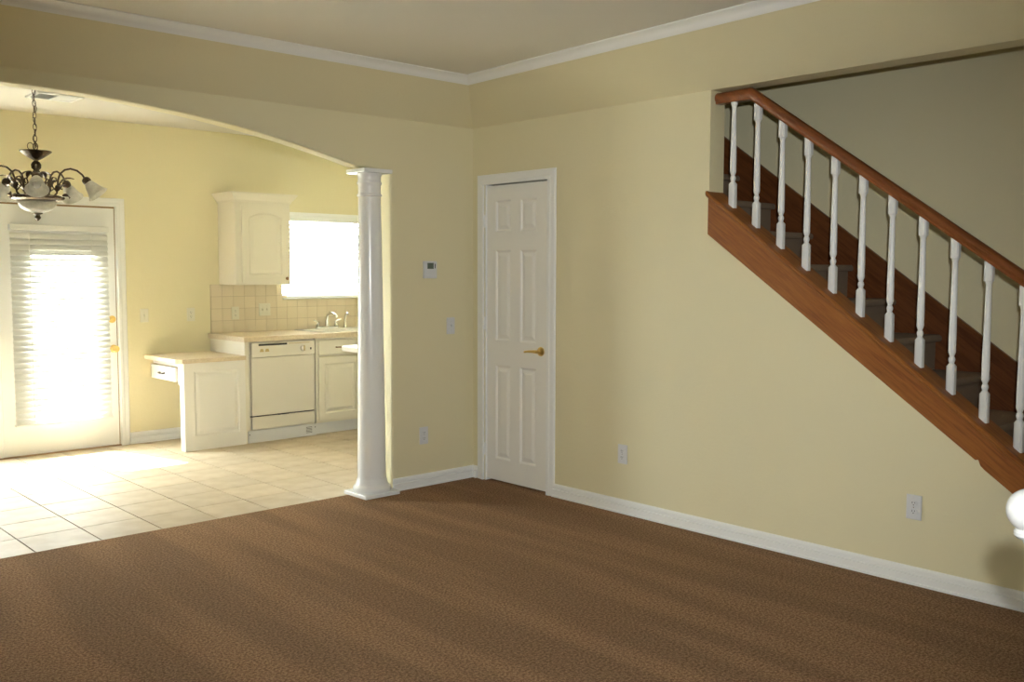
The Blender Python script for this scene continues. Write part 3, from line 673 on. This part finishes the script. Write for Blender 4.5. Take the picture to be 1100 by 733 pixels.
wr = [(cxx+.012*math.sin(q*7), cyy+.010*math.cos(q*6), ZK-.04-(ZK-.04-2.20)*q/30) for q in range(31)]
obj('supply_wire', tube(wr, .0018, 5), 'bronze', ch, smooth='auto')
obj('swirl', tube([Vector((cxx-.03+.018*math.cos(q), cyy, 2.235+.022*math.sin(q))) for q in (2*math.pi*i/12 for i in range(11))], .0022, 6), 'bronze', ch, smooth='auto')
obj('loop', tube([Vector((cxx, cyy, 2.235))+Vector((.013*math.cos(q), 0, .022*math.sin(q))) for q in (2*math.pi*i/14 for i in range(15))], .0035, 6), 'bronze', ch, smooth='auto')
obj('crown_dish', lathe([(.010, 2.210), (.092, 2.208), (.094, 2.203), (.086, 2.196), (.066, 2.180), (.036, 2.160), (.018, 2.150), (.012, 2.146)], (cxx, cyy, 0), seg=32), 'bronze', ch, smooth='auto')
obj('stem', lathe([(.012, 2.146), (.022, 2.138), (.030, 2.122), (.028, 2.10), (.016, 2.088), (.020, 2.078), (.034, 2.070), (.036, 2.060), (.018, 2.050), (.014, 1.98), (.024, 1.965), (.028, 1.95), (.016, 1.94), (.014, 1.915)], (cxx, cyy, 0), seg=24), 'bronze', ch, smooth='auto')
obj('ring_band', lathe([(.016, 1.935), (.130, 1.930), (.150, 1.918), (.152, 1.912), (.146, 1.905), (.118, 1.897), (.112, 1.895)], (cxx, cyy, 0), seg=40), 'bronze', ch, smooth='auto')
obj('bowl', lathe([(.110, 1.8945), (.114, 1.885), (.108, 1.868), (.094, 1.848), (.070, 1.832), (.042, 1.823), (.014, 1.820)], (cxx, cyy, 0), seg=40), 'shade', ch, smooth='auto')
obj('finial', lathe([(.028, 1.8195), (.030, 1.814), (.014, 1.808), (.013, 1.800), (.018, 1.793), (.017, 1.786), (.008, 1.776), (.002, 1.770)], (cxx, cyy, 0), seg=16), 'bronze', ch, smooth='auto')
for q in range(16):
    a = 2*math.pi*q/16; c = cp_(.150, a, 1.915)
    obj('rim_bead', lathe([(.002, -.010), (.009, -.005), (.010, .003), (.004, .010)], c, (math.cos(a), math.sin(a), .2), 8), 'bronze', ch, smooth='auto')
A0 = math.atan2(CAM.y-cyy, CAM.x-cxx)
def leafmesh(base, dirv, upv, L_, Wd):
    side = dirv.cross(upv).normalized(); bm = B(); rows = []
    for i in range(7):
        s = i/6; p = base+dirv*L_*s+upv*(.30*L_*math.sin(s*2.4)-.10*L_*s*s*2); wd = Wd*math.sin(math.pi*min(1, .12+s*.88))**.8+.0008
        rows.append([p-side*wd+upv*.006, p-upv*.002, p+side*wd+upv*.006, p+upv*.004])
    return loft(rows, bm)
for q in range(5):
    a = A0+2*math.pi*q/5
    arm_pts = [(.10, 1.925), (.118, 1.945), (.124, 1.985), (.128, 2.03), (.142, 2.068), (.17, 2.092), (.205, 2.10), (.245, 2.088), (.275, 2.062), (.292, 2.035)]
    arm = obj('arm', tube([cp_(r, a, z) for r, z in arm_pts], .0062, 8), 'bronze', ch, smooth='auto')
    sc_ = [(.122, 1.95), (.095, 1.985), (.085, 2.02), (.098, 2.045), (.116, 2.04), (.118, 2.02), (.106, 2.015)]
    obj('scroll', tube([cp_(r, a, z) for r, z in sc_], .0045, 6), 'bronze', arm, smooth='auto')
    rad = Vector((math.cos(a), math.sin(a), 0)); tan = Vector((-math.sin(a), math.cos(a), 0)); up = Vector((0, 0, 1))
    obj('leaf', leafmesh(cp_(.130, a, 1.985), (rad*.8+up*.45+tan*.2).normalized(), (up-rad*.5).normalized(), .105, .024), 'bronze', arm, smooth='auto')
    obj('leaf', leafmesh(cp_(.122, a, 1.955), (rad*.5+up*.25-tan*.75).normalized(), up, .080, .021), 'bronze', arm, smooth='auto')
    obj('leaf', leafmesh(cp_(.030, a, 2.075), (rad*.75-up*.5).normalized(), (up+rad*.6).normalized(), .070, .020), 'bronze', ch, smooth='auto')
    obj('leaf', leafmesh(cp_(.126, a, 1.965), (rad*.35+up*.35+tan*.8).normalized(), up, .075, .020), 'bronze', arm, smooth='auto')
    obj('leaf', leafmesh(cp_(.150, a, 1.925), (tan*.9+rad*.3-up*.15).normalized(), (up+rad).normalized(), .070, .016), 'bronze', ch, smooth='auto')
    dn = (rad*.62-up*.78).normalized(); hc = cp_(.292, a, 2.035)-dn*.008
    obj('socket_cup', lathe([(.010, -.004), (.022, .004), (.027, .016), (.026, .032), (.020, .040)], hc, dn, 16), 'bronze', arm, smooth='auto')
    shp = [(.022, .034), (.030, .046), (.038, .066), (.045, .090), (.054, .112), (.066, .128), (.068, .131), (.063, .129), (.051, .112), (.042, .090), (.035, .066), (.027, .046), (.018, .037)]
    R = []
    obj('shade', lathe(shp, hc, dn, 24, cap=False), 'shade', ch, smooth='auto')
    obj('bulb', lathe([(.010, .041), (.012, .055), (.021, .075), (.024, .090), (.018, .106), (.004, .112)], hc, dn, 14), 'bulb', ch, smooth='auto')

# ------------------------------------------------------------------ ceiling vent
vx, vy = -2.10, 2.03
vt = thing('ceiling_vent', 'small white slatted air vent on the kitchen ceiling', 'vent', (vx, vy, ZK))
bm = B()
for a in ((-.155, -.130, -.13, .13), (.130, .155, -.13, .13), (-.130, .130, -.13, -.105), (-.130, .130, .105, .13), (-.008, .008, -.105, .105)): box(bm, vx+a[0], vx+a[1], vy+a[2], vy+a[3], ZK-.012, ZK-.0005)
obj('frame', bm, 'trim', vt)
obj('duct', bx(vx-.130, vx+.130, vy-.105, vy+.105, ZK-.0018, ZK-.0006), 'dark_gap', vt)
for k in range(8):
    yy = vy-.092+k*.026
    for s in (0, 1):
        xa, xb = (vx-.129, vx-.009) if s == 0 else (vx+.009, vx+.129)
        dz = .008
        obj('louver', prism([(yy-.009, ZK-.0025), (yy-.007, ZK-.0025), (yy+.010, ZK-.011), (yy+.008, ZK-.011)] if s else [(yy-.009, ZK-.011), (yy-.007, ZK-.011), (yy+.010, ZK-.0025), (yy+.008, ZK-.0025)], 0, xa, xb), 'trim', vt)
